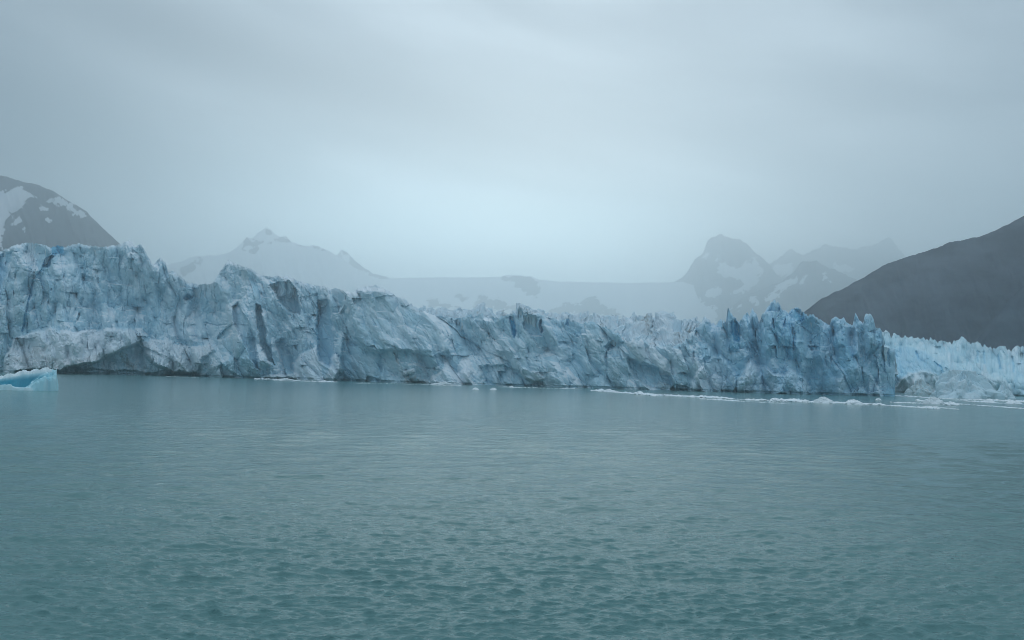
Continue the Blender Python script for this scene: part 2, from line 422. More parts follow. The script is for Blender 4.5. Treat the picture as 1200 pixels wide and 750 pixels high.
def build_glacier():
    px = np.concatenate([np.arange(-220, 0, 2.5), np.arange(0, 1049.21, 0.8)])
    NV, NB = 215, 62
    v = np.linspace(0, 1, NV)
    D0 = interp(WATERLINE, px)
    jag = 1.3 * np.abs(fbm(px * 0.22, 0 * px, 41, 3)) + 1.0 * fbm(px * 0.5, 0 * px, 43, 2)
    jamp = np.interp(px, [0, 150, 430, 470, 840, 1050], [1.0, 1.0, 0.8, 1.1, 1.0, 0.6])
    tooth = np.abs(((px * 0.21 + 0.9 * noise(px * 0.13, 0 * px, 45)) % 1.0) - 0.5) * 2 * (0.5 + 0.5 * noise(px * 0.2, 0 * px, 46))
    C = interp(SKYLINE, px) + jag * jamp + np.interp(px, [480, 560, 830, 1026, 1035], [0, 2.0, 3.2, 3.0, 0]) * tooth
    E = C + interp(FACE_TOP, px) * (1 + 0.25 * fbm(px * 0.09, 0 * px, 77, 3)) + np.where(interp(FACE_TOP, px) > 1, 1.6 * np.abs(fbm(px * .2, 0 * px, 5, 3)), 0)
    B = py_base(px, D0) + 3.5
    PX = np.repeat(px[None, :], NV, 0)
    PY = B[None, :] + (E - B)[None, :] * v[:, None]
    # position along the face in metres
    Xm = np.concatenate([[0], np.cumsum(np.diff(px) * 0.5 * (D0[1:] + D0[:-1]) / FPX)])[None, :] + 0 * PX
    Zm = (py_base(px, D0)[None, :] - PY) * D0[None, :] / FPX
    sh = np.interp(px, [-200, 180, 260, 330, 420, 640, 800, 860, 950, 1050], [0.05, 0.10, 0.35, 0.42, 0.62, 0.58, 0.5, 0.2, 0.12, 0.05])[None, :]
    wx = 3.0 * fbm(Xm / 22, Zm / 22, 11, 3); wz = 3.0 * fbm(Xm / 22 + 9, Zm / 22, 13, 3)
    U = Xm + sh * Zm + wx; Vv = Zm * 0.68 + wz * 0.6; U3 = Xm + 0.65 * sh * Zm + wx
    fin = np.interp(px, [0, 820, 860, 1050], [0.0, 0.0, 1.0, 1.0])[None, :]         # upright blades at the tip
    c1, t1 = chips(U / 38, Vv / 38, 101, 1.0)
    c2, t2 = chips(U / 14, Vv / 20, 131, 1.6, 1.05)
    c3, t3 = chips(U3 / 6.0, Vv / 7.5, 161, 1.9, 0.85)
    c4, t4 = chips(U3 / 2.8, Vv / 3.4, 191, 1.9, 0.9)
    rough = np.ones_like(PX)                                                          # 1 = broken, 0 = clean cleaved
    white = np.zeros_like(PX); blue = np.zeros_like(PX); dirt = np.zeros_like(PX); d = np.zeros_like(PX)
    QX = PX + 4.2 * fbm(Xm / 11, Zm / 11, 21, 5, 0.6); QY = PY + 4.2 * fbm(Xm / 11, Zm / 11, 23, 5, 0.6)
    crk = 0.35 + 0.65 * sstep(-0.25, 0.3, noise(Xm / 6, Zm / 6, 29))
    parts = []                                                                        # (name, label, polygon) for splitting
    def slab(p, a, soft=2.5, w=0, bl=0, di=0, ro=None, name=None, label=None, lean=None):
        nonlocal d, white, blue, dirt, rough
        m = sstep(-soft, soft, poly(QX, QY, p))
        ys = [q[1] for q in p]
        if lean is None: lean = 7 if name == 'rubble_apron' else 11 if name == 'ice_ledge' else 0      # heaped ice slopes back as it rises
        d = d + a * m + lean * m * (0.45 - np.clip((max(ys) - QY) / (max(ys) - min(ys)), 0, 1)); white = white + w * m; blue = blue + bl * m; dirt = dirt + di * m
        if ro is not None: rough = rough * (1 - m) + ro * m
        if name: parts.append((name, label, p))
    def ridge(p, a, width, w=0, bl=0, name=None, label=None):
        nonlocal d, white, blue
        s = np.clip(poly(QX, QY, p), 0, width) / width
        d = d + a * s; white = white + w * (s > 0); blue = blue + bl * (s > 0)
        if name: parts.append((name, label, p))
    def crack(p, depth, w, bl=0, di=0):
        nonlocal d, blue, dirt
        m = (1 - sstep(w * 0.25, w * 0.85, line(QX, QY, p))) * crk
        d = d - depth * 0.55 * m; blue = blue + bl * m; dirt = dirt + di * m
    def step(p, a, reach):
        """A broken edge: ice on the right of the line stands proud and falls back to the face over `reach`."""
        nonlocal d
        p_ = np.array(p, float)
        xl = np.interp(QY, p_[:, 1], p_[:, 0])
        yy = sstep(p_[0, 1] - 2, p_[0, 1] + 3, QY) * (1 - sstep(p_[-1, 1] - 3, p_[-1, 1] + 2, QY))
        s = QX - xl
        d = d + a * yy * sstep(-1.2, 1.2, s) * np.clip(1 - s / reach, 0, 1)
    # --- left headland: dirty ledge, cave, rubble
    slab([(4, 438), (8, 416), (18, 396), (40, 388), (60, 384), (85, 391), (112, 388), (140, 386), (166, 386), (168, 398), (150, 407), (128, 416), (110, 424), (90, 429), (68, 433), (40, 434)], 10, 2.0, 0.85, 0, 0.0, 1.3,
         'ice_ledge', 'dirty white rubble ledge overhanging the water')
    slab([(14, 420), (40, 412), (70, 420), (92, 421), (120, 412), (110, 425), (70, 434), (30, 434)], 1, 3, 0, 0, 0.4)
    slab([(40, 408), (56, 407), (52, 414), (38, 414)], 0, 2, 0, 0, 0.5)
    slab([(70, 442), (72, 433), (112, 424), (130, 415), (160, 405), (176, 412), (200, 424), (232, 443)], -3, 2.0, 0.2, 0.06, 0.06, 0.8)
    slab([(66, 444), (70, 434), (100, 432), (130, 434), (165, 436), (232, 437), (232, 444)], -4.5, 1.5, 0, 0.1, 0.1)
    slab([(138, 414), (146, 412), (152, 424), (160, 432), (146, 430)], 1, 2, 0, 0, 0.6)
    slab([(160, 400), (190, 399), (210, 406), (230, 408), (247, 404), (251, 411), (236, 422), (232, 436), (200, 436), (176, 424)], 6, 2, 0.6, 0, 0.12, 1.3, 'rubble_apron', 'whitish rubble slumped beside the cave')
    ridge([(232, 443), (232, 425), (250, 409), (256, 396), (262, 352), (264, 320), (268, 300), (292, 306), (304, 350), (318, 400), (332, 425), (345, 448)], 13, 26, 0, 0, 'ice_buttress', 'steep dark pyramid buttress')
    slab([(273, 358), (279, 354), (288, 370), (295, 388), (301, 410), (305, 434), (297, 424), (287, 398), (276, 379)], -9, 1.4, 0, 0.12, 0, 0.3)
    slab([(301, 357), (306, 358), (308, 380), (312, 400), (322, 428), (312, 424), (304, 400), (300.5, 378)], -8, 1.2, 0, 0.12, 0, 0.3)
    slab([(256, 398), (262, 388), (272, 377), (270, 396), (259, 400)], -4, 1.2, 0, 0, 0, 0.3)
    slab([(258, 424), (268, 431), (281, 443), (260, 443)], -5, 1.2, 0, 0.05, 0.1, 0.4)
    slab([(236, 332), (252, 334), (262, 356), (258, 385), (248, 402), (228, 398), (218, 370), (226, 345)], -6, 3)
    crack([(240, 379), (252, 379.5), (266, 380)], 5, 1.7, 0.1)
    slab([(214, 349), (219, 345), (227, 347), (224, 351), (216, 352)], -6, 1.2, 0, 0.3)
    # --- left headland details
    slab([(60, 286), (66, 285), (76, 289), (77, 298), (66, 299), (60, 295)], -3, 1.5, 0, 0.75, 0, 0.5, 'blue_crevasse', 'bright blue ice at the top of the cliff')
    slab([(49, 312), (52, 303), (60, 298), (66, 300), (60, 306), (55, 313)], -4, 1.2, 0, 0.7, 0, 0.3)
    crack([(62, 297), (50, 313), (40, 327), (36, 338), (34, 352), (30, 372), (28, 385)], 4, 2.2, 0.6)
    slab([(0, 300), (14, 296), (8, 320), (0, 335), (-12, 330)], -3, 2, 0, 0.3)
    ridge([(14, 318), (24, 303), (34, 297), (46, 306), (52, 318), (42, 332), (26, 334)], 7, 11)
    ridge([(10, 330), (20, 322), (30, 330), (28, 345), (16, 347)], 4, 7)
    slab([(95, 322), (99, 340), (96, 358), (90, 372), (86, 392), (112, 388), (116, 350), (110, 325)], -3, 2)
    crack([(96, 322), (98, 340), (95, 356), (91, 375)], 5, 2.0)
    crack([(60, 340), (58, 360), (60, 378), (63, 390)], 3.5, 1.8, 0.1)
    crack([(75, 360), (79, 372), (78, 386)], 3.5, 1.8)
    ridge([(140, 300), (147, 283), (153, 279), (160, 292), (165, 310), (150, 330), (140, 318)], 7, 9, 0, 0, 'ice_pinnacle', 'grey pinnacle at the end of the high left crest')
    ridge([(178, 318), (188, 299), (196, 312), (199, 330), (184, 345)], 7, 8, 0, 0, 'ice_pinnacle', 'small dark pyramid on the dip of the crest')
    slab([(195, 372), (220, 355), (236, 360), (244, 392), (226, 400), (204, 394)], 3, 3, 0.25, 0, 0, 1.2)
    # --- the collapsed bay
    slab([(318, 334), (338, 331), (348, 346), (350, 368), (338, 364), (326, 352)], -7, 1.6, 0, 0.06, 0, 0.15)
    slab([(306, 372), (322, 345), (330, 362), (330, 380), (318, 420), (312, 396)], 2, 2)
    ridge([(326, 384), (340, 367), (356, 370), (366, 384), (370, 404), (352, 418), (332, 412)], 9, 16, 0.1)
    slab([(323, 402), (334, 398), (340, 420), (345, 436), (334, 432)], -5, 1.5, 0, 0.15, 0, 0.2)
    slab([(351, 348), (372, 344), (377, 366), (372, 372), (354, 364)], -3, 1.5, 0, 0.05, 0, 1.2)
    slab([(373, 350), (384, 352), (391, 380), (391, 416), (386, 430), (373, 424), (371, 390)], -9, 1.5, 0, 0.10, 0, 0.15, 'ice_shaft', 'smooth pale vertical shaft left by a fall')
    crack([(372, 345), (375, 360), (374, 378)], 6, 1.5, 0.3)
    crack([(366, 384), (371, 396), (372, 402)], 5, 1.5, 0.2)
    crack([(392, 396), (393, 406)], 5, 1.5, 0.2)
    ridge([(378, 372), (380, 352), (389, 342), (397, 356), (399, 375), (393, 382)], 7, 9)
    slab([(344, 449), (343, 426), (352, 415), (370, 407), (374, 424), (384, 430), (390, 416), (398, 420), (400, 433), (392, 449)], 8, 2, 0.6, 0.0, 0, 1.4, 'rubble_apron', 'white fallen ice heap under the smooth shaft')
    slab([(376, 430), (383, 424), (386, 438), (380, 444)], 0, 1.5, 0, 0.3)
    slab([(300, 446), (318, 440), (345, 438), (352, 448)], 6, 1.5, 0.7, 0, 0, 1.3)
    # --- fin and the long slab
    slab([(388.5, 337), (394, 335), (403, 344), (405, 352), (398, 356), (390, 348)], 4, 0.8, 0, 0.25, 0, 0.1, 'ice_fin', 'teal blade of ice leaning over the bay')
    step([(404, 340), (407, 360), (411, 378), (418, 395), (428, 405), (442, 412)], 9, 75)
    slab([(396, 448), (404, 395), (414, 398), (430, 410), (446, 414), (449, 430), (446, 450)], -5, 2, 0, 0.05, 0, 0.7)
    slab([(424, 340), (445, 338), (500, 366), (516, 388), (527, 410), (507, 419), (484, 413), (452, 404), (428, 384)], 4, 1.6, 0.05, 0, 0, 0.55, 'ice_slab', 'broad cleaved slab with a curved lower lip')
    slab([(452, 404), (484, 413), (507, 419), (527, 410), (530, 420), (505, 432), (470, 424)], -3, 1.6)
    crack([(433, 370), (436, 376), (438, 382)], 3, 1.6)
    crack([(474, 364), (480, 370)], 3, 1.6)
    crack([(494, 374), (486, 390), (492, 404)], 2, 1.5)
    crack([(461, 413), (466, 422), (471, 431), (474, 440), (478, 449)], 3.5, 1.5, 0, 0.9)
    slab([(472, 432.5), (483, 432), (484, 437), (474, 438)], 4, 0.9, 0.8, 0, 0, 0.8)
    slab([(475, 440), (500, 446), (505, 450), (472, 450)], 1.5, 1.5, 0.1, 0, 0.45)
    slab([(424, 449), (430, 440), (444, 446), (452, 450)], -4, 1.2, 0, 0.1, 0.25)
    slab([(492, 453), (508, 441), (524, 429), (533, 437), (545, 431), (553, 445), (562, 454)], 5, 2.5, 0.4, 0, 0, 1.2, 'rubble_apron', 'small light heap of broken ice at the foot of the long wall')
    slab([(532, 376), (538, 372), (546, 392), (566, 408), (562, 416), (546, 404)], -3.5, 1.5, 0, 0.06)
    crack([(529, 374), (531, 388)], 4, 1.6)
    step([(566, 374), (572, 385), (577, 400), (584, 412)], 5, 22)
    step([(554, 374), (560, 388), (566, 400)], 4, 14)
    # --- blue slits of the middle
    slab([(597.5, 370), (601, 372), (605, 389), (603.5, 396), (599, 388), (596.5, 378)], -4, 0.9, 0, 1.0, 0, 0.1, 'blue_crevasse', 'deep blue vertical slit in the middle of the wall')
    slab([(602, 369), (610, 368), (612, 380), (609, 394), (606, 390)], 2.5, 1.0, 0.1, 0.15, 0, 0.15)
    slab([(598, 366), (606, 361), (614, 366), (612, 371), (602, 370)], 1, 1.5, 0, 0.25, 0, 0.2)
    slab([(614, 369), (626, 371), (632, 388), (636, 394), (622, 392), (613, 384)], -3.5, 1.3, 0, 0.12, 0, 0.2)
    slab([(631, 375), (634, 374), (638, 388), (635, 390)], -3, 1.0, 0, 0.6, 0, 0.2)
    slab([(664, 371), (667, 371), (666, 382), (663, 380)], -4, 0.9, 0, 0.5)
    slab([(666, 374), (684, 376), (686, 392), (672, 392), (666, 386)], -3, 1.3, 0, 0.1, 0, 0.5)
    slab([(692, 370), (702, 368), (706, 384), (702, 392), (692, 388)], 4, 1.2, 0, 0.12, 0, 0.3)
    crack([(670, 388), (677, 394)], 4, 1.8, 0.1)
    slab([(560, 430), (590, 428), (606, 437), (640, 452), (596, 456), (570, 450)], -4, 2, 0, 0.04)
    slab([(612, 432), (632, 436), (640, 444), (626, 448), (610, 440)], 3, 1.5, 0.3)
    slab([(648, 412), (660, 402), (672, 410), (668, 424), (654, 424)], 3, 2, 0.2)
    slab([(708, 406), (718, 398), (720, 402), (714, 412)], -6, 1.2, 0, 0.3)
    crack([(716, 404), (712, 412), (710, 428), (711, 438), (716, 446)], 5, 1.8, 0.15)
    slab([(686, 458), (696, 444), (708, 447), (722, 457)], 4, 1.5, 0, 0.05, 0, 0.6)
    # --- hollow under the white seracs
    slab([(733, 392), (760, 398), (788, 412), (778, 434), (756, 424), (738, 412)], 3, 2, 0, 0, 0, 0.7)
    slab([(734, 420), (760, 426), (784, 438), (792, 460), (764, 456), (744, 444)], -6, 2, 0, 0.12, 0, 0.5)
    slab([(768, 455), (772, 446), (788, 452), (790, 460)], 3, 1.2, 0.3, 0, 0.25)
    slab([(790, 449), (812, 457), (812, 462), (788, 461)], -4, 1.2, 0, 0.1)
    crack([(816, 384), (815, 398), (812, 412), (811, 424)], 6, 2.2, 0.1)
    crack([(800, 392), (808, 400), (806, 414)], 4, 1.8)
    # --- towers at the tip
    def tower(p, a, wd, name, label, bl=0.1):
        ridge(p, a, wd, 0, bl, name, label)
    tower([(818, 378), (826, 366), (834, 376), (839, 396), (842, 424), (820, 424), (817, 400)], 6, 8, 'ice_pinnacle', 'leftmost tower of the toothed tip', 0.12)
    tower([(838, 384), (845, 371), (850, 376), (852, 400), (850, 424), (840, 424)], 5, 6, 'ice_pinnacle', 'low blunt tower beside the tallest blue needle', 0.12)
    tower([(850, 382), (852.6, 356), (861, 370), (867, 378), (868, 412), (852, 412)], 6, 8, 'ice_pinnacle', 'needle of deep blue ice', 0.22)
    slab([(855, 378), (860, 373), (866, 384), (867, 400), (860, 398), (856, 390)], -3, 1.2, 0, 0.5, 0, 0.3)
    tower([(868, 382), (874, 364), (881.6, 358), (887, 368), (889, 396), (884, 424), (870, 424)], 7, 9, 'ice_pinnacle', 'pale twin tower with a split top', 0.06)
    tower([(889, 390), (897, 362), (906, 348), (914, 354), (917, 370), (917, 396), (908, 420), (892, 412)], 8, 12, 'ice_pinnacle', 'tallest blue white tower of the tip', 0.10)
    crack([(906, 356), (905, 372), (908, 386)], 5, 1.8, 0.2)
    crack([(921, 362), (920, 378), (917, 392)], 6, 2.0, 0.2)
    tower([(919, 374), (927, 360), (935, 358), (947, 368), (950, 396), (942, 424), (922, 420)], 8, 12, 'ice_pinnacle', 'broad rounded blue tower', 0.16)
    slab([(929, 362), (938, 363), (941, 374), (934, 378), (929, 372)], -2, 1.2, 0, 0.35, 0, 0.2)
    tower([(949, 380), (951, 364), (962, 371), (974, 382), (976, 400), (964, 424), (952, 420)], 6, 12, 'ice_pinnacle', 'sloping wedge shouldered against the broad blue tower', 0.12)
    crack([(974, 386), (978, 394), (982, 404)], 5, 2.2, 0.1)
    tower([(973, 388), (974.5, 370), (988, 369), (998, 382), (996, 412), (980, 410)], 4, 8, 'ice_pinnacle', 'ragged whitish tuft of splinters', 0.04)
    tower([(999, 388), (1002.4, 363), (1007, 374), (1011, 384), (1010, 420), (999, 420)], 5, 6, 'ice_pinnacle', 'thin upright splinter beside the square tower', 0.08)
    tower([(1011, 388), (1013, 365), (1020, 364), (1025, 376), (1026, 410), (1014, 424)], 6, 7, 'ice_pinnacle', 'square topped tower near the end of the wall', 0.08)
    tower([(1026, 394), (1028, 380), (1033, 384), (1036, 404), (1034, 424), (1027, 420)], 3, 5, 'ice_pinnacle', 'last short tooth before the wall ends', 0.1)
    slab([(930, 400), (940, 398), (952, 412), (950, 420), (938, 420)], 4, 1.4, 0.1, 0.05, 0, 0.2)
    slab([(864, 463), (866, 444), (880, 424), (888, 430), (897, 428), (905, 438), (918, 440), (928, 434), (945, 446), (951, 463)], 8, 2, 0.55, 0, 0, 1.4, 'rubble_apron', 'white collapsed ice banked under the tall towers')
    ridge([(900, 440), (902, 424), (908, 416), (914, 428), (918, 442)], 6, 7, 0.3)
    slab([(806, 460), (812, 446), (826, 424), (840, 418), (852, 424), (864, 440), (862, 463)], 4, 2.5, 0.3, 0, 0, 1.2)
    slab([(858, 463), (862, 456), (872, 463)], -4, 1, 0, 0.1)
    slab([(946, 463), (946, 436), (954, 424), (972, 420), (982, 440), (980, 464)], -3, 6, 0, 0.12, 0, 0.6)
    slab([(980, 464), (984, 432), (1004, 428), (1020, 440), (1018, 466)], 2, 3, 0.12, 0, 0, 0.9)
    slab([(1016, 466), (1020, 440), (1028, 452), (1036, 466)], 3, 1.5, 0.5, 0, 0, 1.2)
    slab([(1032, 408), (1052, 406), (1052, 466), (1036, 466), (1030, 440)], -2, 1.5, 0, 0.12, 0, 0.5, 'ice_corner', 'dark glassy corner where the wall ends')
    crack([(1036, 408), (1038, 424), (1037, 440)], 3, 1.5, 0.15)
    crack([(1042, 410), (1043, 430)], 3, 1.4, 0.15)

    # --- general broken relief
    d = d * 1.25
    c5, t5 = chips(U / 1.5, Vv / 1.2, 221, 1.6)
    rr = 0.25 + 0.75 * rough
    d = d + 11 * (c1 - 0.35) * (1 - 0.3 * fin) * (0.35 + 0.65 * np.minimum(rough, 1))
    d = d + 9.0 * (c2 - 0.35) * rr + 4.6 * (c3 - 0.35) * rr + 1.7 * (c4 - .35) * rr + 0.6 * (c5 - .35) * rr
    d = d + (4.0 * (t2 - .5) + 1.0 * (t3 - .5) + 0.4 * (t4 - .5)) * rr              # blocks stand a little apart at their joints
    Uf = Xm + 0.12 * Zm + 2.0 * fbm(Xm / 9, Zm / 26, 31, 3)
    flute = ridged(Uf / 13, Zm / 160, 33, 3, 0.6)
    up_ = sstep(8, 34, Zm)
    cf, tf = chips(Uf / 6.5, Zm / 34, 41, 1.2); cg, tg = chips(Uf / 3.0, Zm / 15, 47, 1.3)
    d = d + fin * up_ * (4.2 * flute + 4.5 * (cf - .3) + 2.2 * (tf - .5) + 1.6 * (cg - .3))
    d = d + 0.7 * ridged((Xm + sh * Zm) / 9, Zm / 110, 37, 3) * (1 - fin) * rough
    we = worley_edge(U / 19 + 4, Vv / 19, 211)
    d = d - 0.6 * (1 - sstep(0.01, 0.06, we)) * sstep(0.0, 0.5, noise(U / 14, Vv / 14, 57)) * np.minimum(rough, 1)
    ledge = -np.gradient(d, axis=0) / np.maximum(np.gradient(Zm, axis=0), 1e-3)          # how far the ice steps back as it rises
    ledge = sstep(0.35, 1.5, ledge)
    d = d - 0.13 * np.maximum(Zm, 0) - 1.1 * np.clip(1 - (PY - E[None, :]) / 3.0, 0, 1)
    d = d - (2.2 + 1.4 * noise(Xm / 6, 0 * Xm, 61)) * (1 - sstep(0.4, 1.8, Zm))           # notch cut by the water
    # --- ice colour, whitened at the crest and where the face steps back
    crest = np.clip(1 - (PY - C[None, :]) / np.interp(px, [0, 200, 430, 500, 840, 1050], [5, 5, 9, 12, 5, 3])[None, :], 0, 1)
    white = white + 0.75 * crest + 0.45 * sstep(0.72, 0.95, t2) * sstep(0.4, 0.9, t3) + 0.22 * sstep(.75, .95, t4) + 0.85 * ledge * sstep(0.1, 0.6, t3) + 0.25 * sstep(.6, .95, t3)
    blue = blue + fin * 0.14 * sstep(0.2, 0.8, t2) + 0.08 * sstep(.7, .95, t1) + 0.20 * fin
    lower = np.clip(1 - np.abs(PY - 440) / 60, 0, 1)
    dirt = dirt + 0.03 * sstep(0.1, 0.6, noise(Xm / 40, Zm / 10, 71)) * (1 - fin)
    Yd = D0[None, :] - d
    P = at(PX, PY, Yd)
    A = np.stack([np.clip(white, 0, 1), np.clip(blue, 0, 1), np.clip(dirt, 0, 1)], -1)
    # --- the broken top, going back from the crest
    NB = 118
    b = np.concatenate([np.linspace(0, 95, 96)[1:], 95 + 325 * np.linspace(0, 1, NB - 94)[1:] ** 1.6])
    NB = len(b)
    Yc = Yd[-1]
    PXb = np.repeat(px[None, :], NB, 0)
    Yb = Yc[None, :] + b[:, None]
    Xb = Xm[-1][None, :] + 0 * Yb; Bb = b[:, None] + 0 * Yb
    rise = (E - C)[None, :]
    wob = 2.0 * fbm(Xb / 8, Bb / 8, 311, 3)
    s1, q1 = chips((Xb + wob) / 9, (Bb + wob) / 9, 301, 1.4, 2.6); s2, q2 = chips((Xb + wob) / 4, (Bb - wob) / 4, 331, 1.5, 1.6); s3, q3 = chips(Xb / 1.7, Bb / 1.7, 341, 1.5)
    ser = np.clip(0.25 + 1.05 * (s1 - .1) + 0.38 * (s2 - .2) + 0.16 * (s3 - .2), 0, 1.1)
    t = sstep(0, 75, b)[:, None]
    pyb = E[None, :] - rise * t                                                      # climbs to the skyline where the top shows
    zc = at(PXb, pyb, Yb)[..., 2]
    drop = np.where(rise > 1.5, 10.0 * (1 - ser) * sstep(0, 8, b)[:, None], np.minimum(b[:, None] * 0.9, 9) + 7 * (1 - ser) * sstep(0, 10, b)[:, None])
    z0 = at(PX[-1], E, Yc)[..., 2][None, :]
    flat = np.where(rise > 1.5, zc, z0 + 0.0 * zc)
    far_ = sstep(75, 150, b)[:, None]
    zcap = at(PXb, np.repeat(C[None, :], NB, 0), Yb)[..., 2]
    zz = flat - drop
    hold = np.repeat(zc[np.searchsorted(b, 75)][None, :], NB, 0) - 9 * (1 - ser)
    zz = np.where(rise > 1.5, zz * (1 - far_) + hold * far_, zz)
    zz = np.minimum(zz, zcap - 0.15 - np.where(rise > 1.5, 3.5 * (1 - np.clip(0.35 + 0.75 * s2 + 0.35 * s3, 0, 1)), 0))
    tx, _ = ray(PXb, np.repeat(E[None, :], NB, 0))
    lat = (zz - z0 + 4) * 0.28 * noise(Xb / 14, Bb / 14, 351) * sstep(1, 10, Bb) + 1.6 * noise(zz / 2.2, Bb / 5, 353) * sstep(1, 10, Bb)
    Pb = np.stack([tx * Yb + lat, Yb, zz], -1)
    wb = np.clip(0.62 + 0.3 * noise(Xb / 5, zz / 3 + Bb / 9, 401) + 0.35 * (q2 - .5), 0, 1) * np.where(px > 830, 0.75, 1.0)[None, :]
    db = 0.45 * sstep(0.45, 0.8, noise(Xb / 6, zz / 3 + Bb / 9, 403)) + 0.10
    for (x0, y0, r_) in ((755, 372, 6), (804, 381, 4), (592, 366, 5)):
        db = db + 0.8 * np.exp(-(((PXb - x0) / r_) ** 2 + ((pyb - y0) / (r_ * 0.8)) ** 2))
    Ab = np.stack([wb, 0 * wb, np.clip(db, 0, 1)], -1)
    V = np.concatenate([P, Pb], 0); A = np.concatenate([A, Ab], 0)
    # --- the end wall runs back from the corner
    NE = 46
    e = np.linspace(0, 1, NE + 1)[1:]
    last = V[:, -1]; lastA = A[:, -1]
    ext = np.empty((V.shape[0], NE, 3)); extA = np.repeat(lastA[:, None, :], NE, 1)
    zrow = last[:, 2]
    for k in range(NE):
        back = 150 * e[k]
        ex = last.copy()
        rel, _ = chips(np.full(len(zrow), back / 12.0), zrow / 14.0, 501, 1.4)
        rel2, _ = chips(np.full(len(zrow), back / 4.5), zrow / 5.0, 531, 1.4)
        ex[:, 0] = (last[:, 0] / last[:, 1]) * (last[:, 1] + back) - 14 * e[k] - 2.5 * min(1, back / 8) * (1 - rel) - 1.0 * min(1, back / 4) * (1 - rel2)
        ex[:, 1] = last[:, 1] + back
        ex[:, 2] = zrow * (1 + 0.0 * e[k])
        ext[:, k] = ex
    V = np.concatenate([V, ext], 1); A = np.concatenate([A, extA], 1)
    r, c = V.shape[:2]
    Q = grid_quads(r, c)
    cx = np.concatenate([px, np.full(NE, 1049.2)])
    cxm = 0.5 * (cx[1:] + cx[:-1])
    owner = np.zeros(Q.shape[:2], int)                    # 0 = cliff
    owner[NV - 1:, :] = 1                                 # 1 = broken top
    QXm = 0.25 * (QX[1:, 1:] + QX[:-1, 1:] + QX[1:, :-1] + QX[:-1, :-1]); QYm = 0.25 * (QY[1:, 1:] + QY[:-1, 1:] + QY[1:, :-1] + QY[:-1, :-1])
    nf = QXm.shape[1]
    for i, (nm, lb, p) in enumerate(parts):
        m = poly(QXm, QYm, p) > 0
        sub = owner[:NV - 1, :nf]; sub[m] = i + 2
    owner[:NV - 1, nf:] = [i + 2 for i, q in enumerate(parts) if q[0] == 'ice_corner'][0]
    root = empty('glacier', (float(V[0, 600, 0]), float(V[0, 600, 1]), 0))
    objs = []
    for i in range(len(parts) + 2):
        q = Q[owner == i]
        if len(q) == 0: continue
        nm, lb = ('ice_cliff', None) if i == 0 else ('serac_field', 'white broken top of the glacier') if i == 1 else parts[i - 2][:2]
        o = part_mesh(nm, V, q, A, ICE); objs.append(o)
        if lb: o['label'] = lb
    settle(objs, root)
    tag(root, 'long grey blue glacier wall rising sheer from the lake, ending in pointed towers', 'glacier', 'glacier fronts along the lake')
    return root
build_glacier()

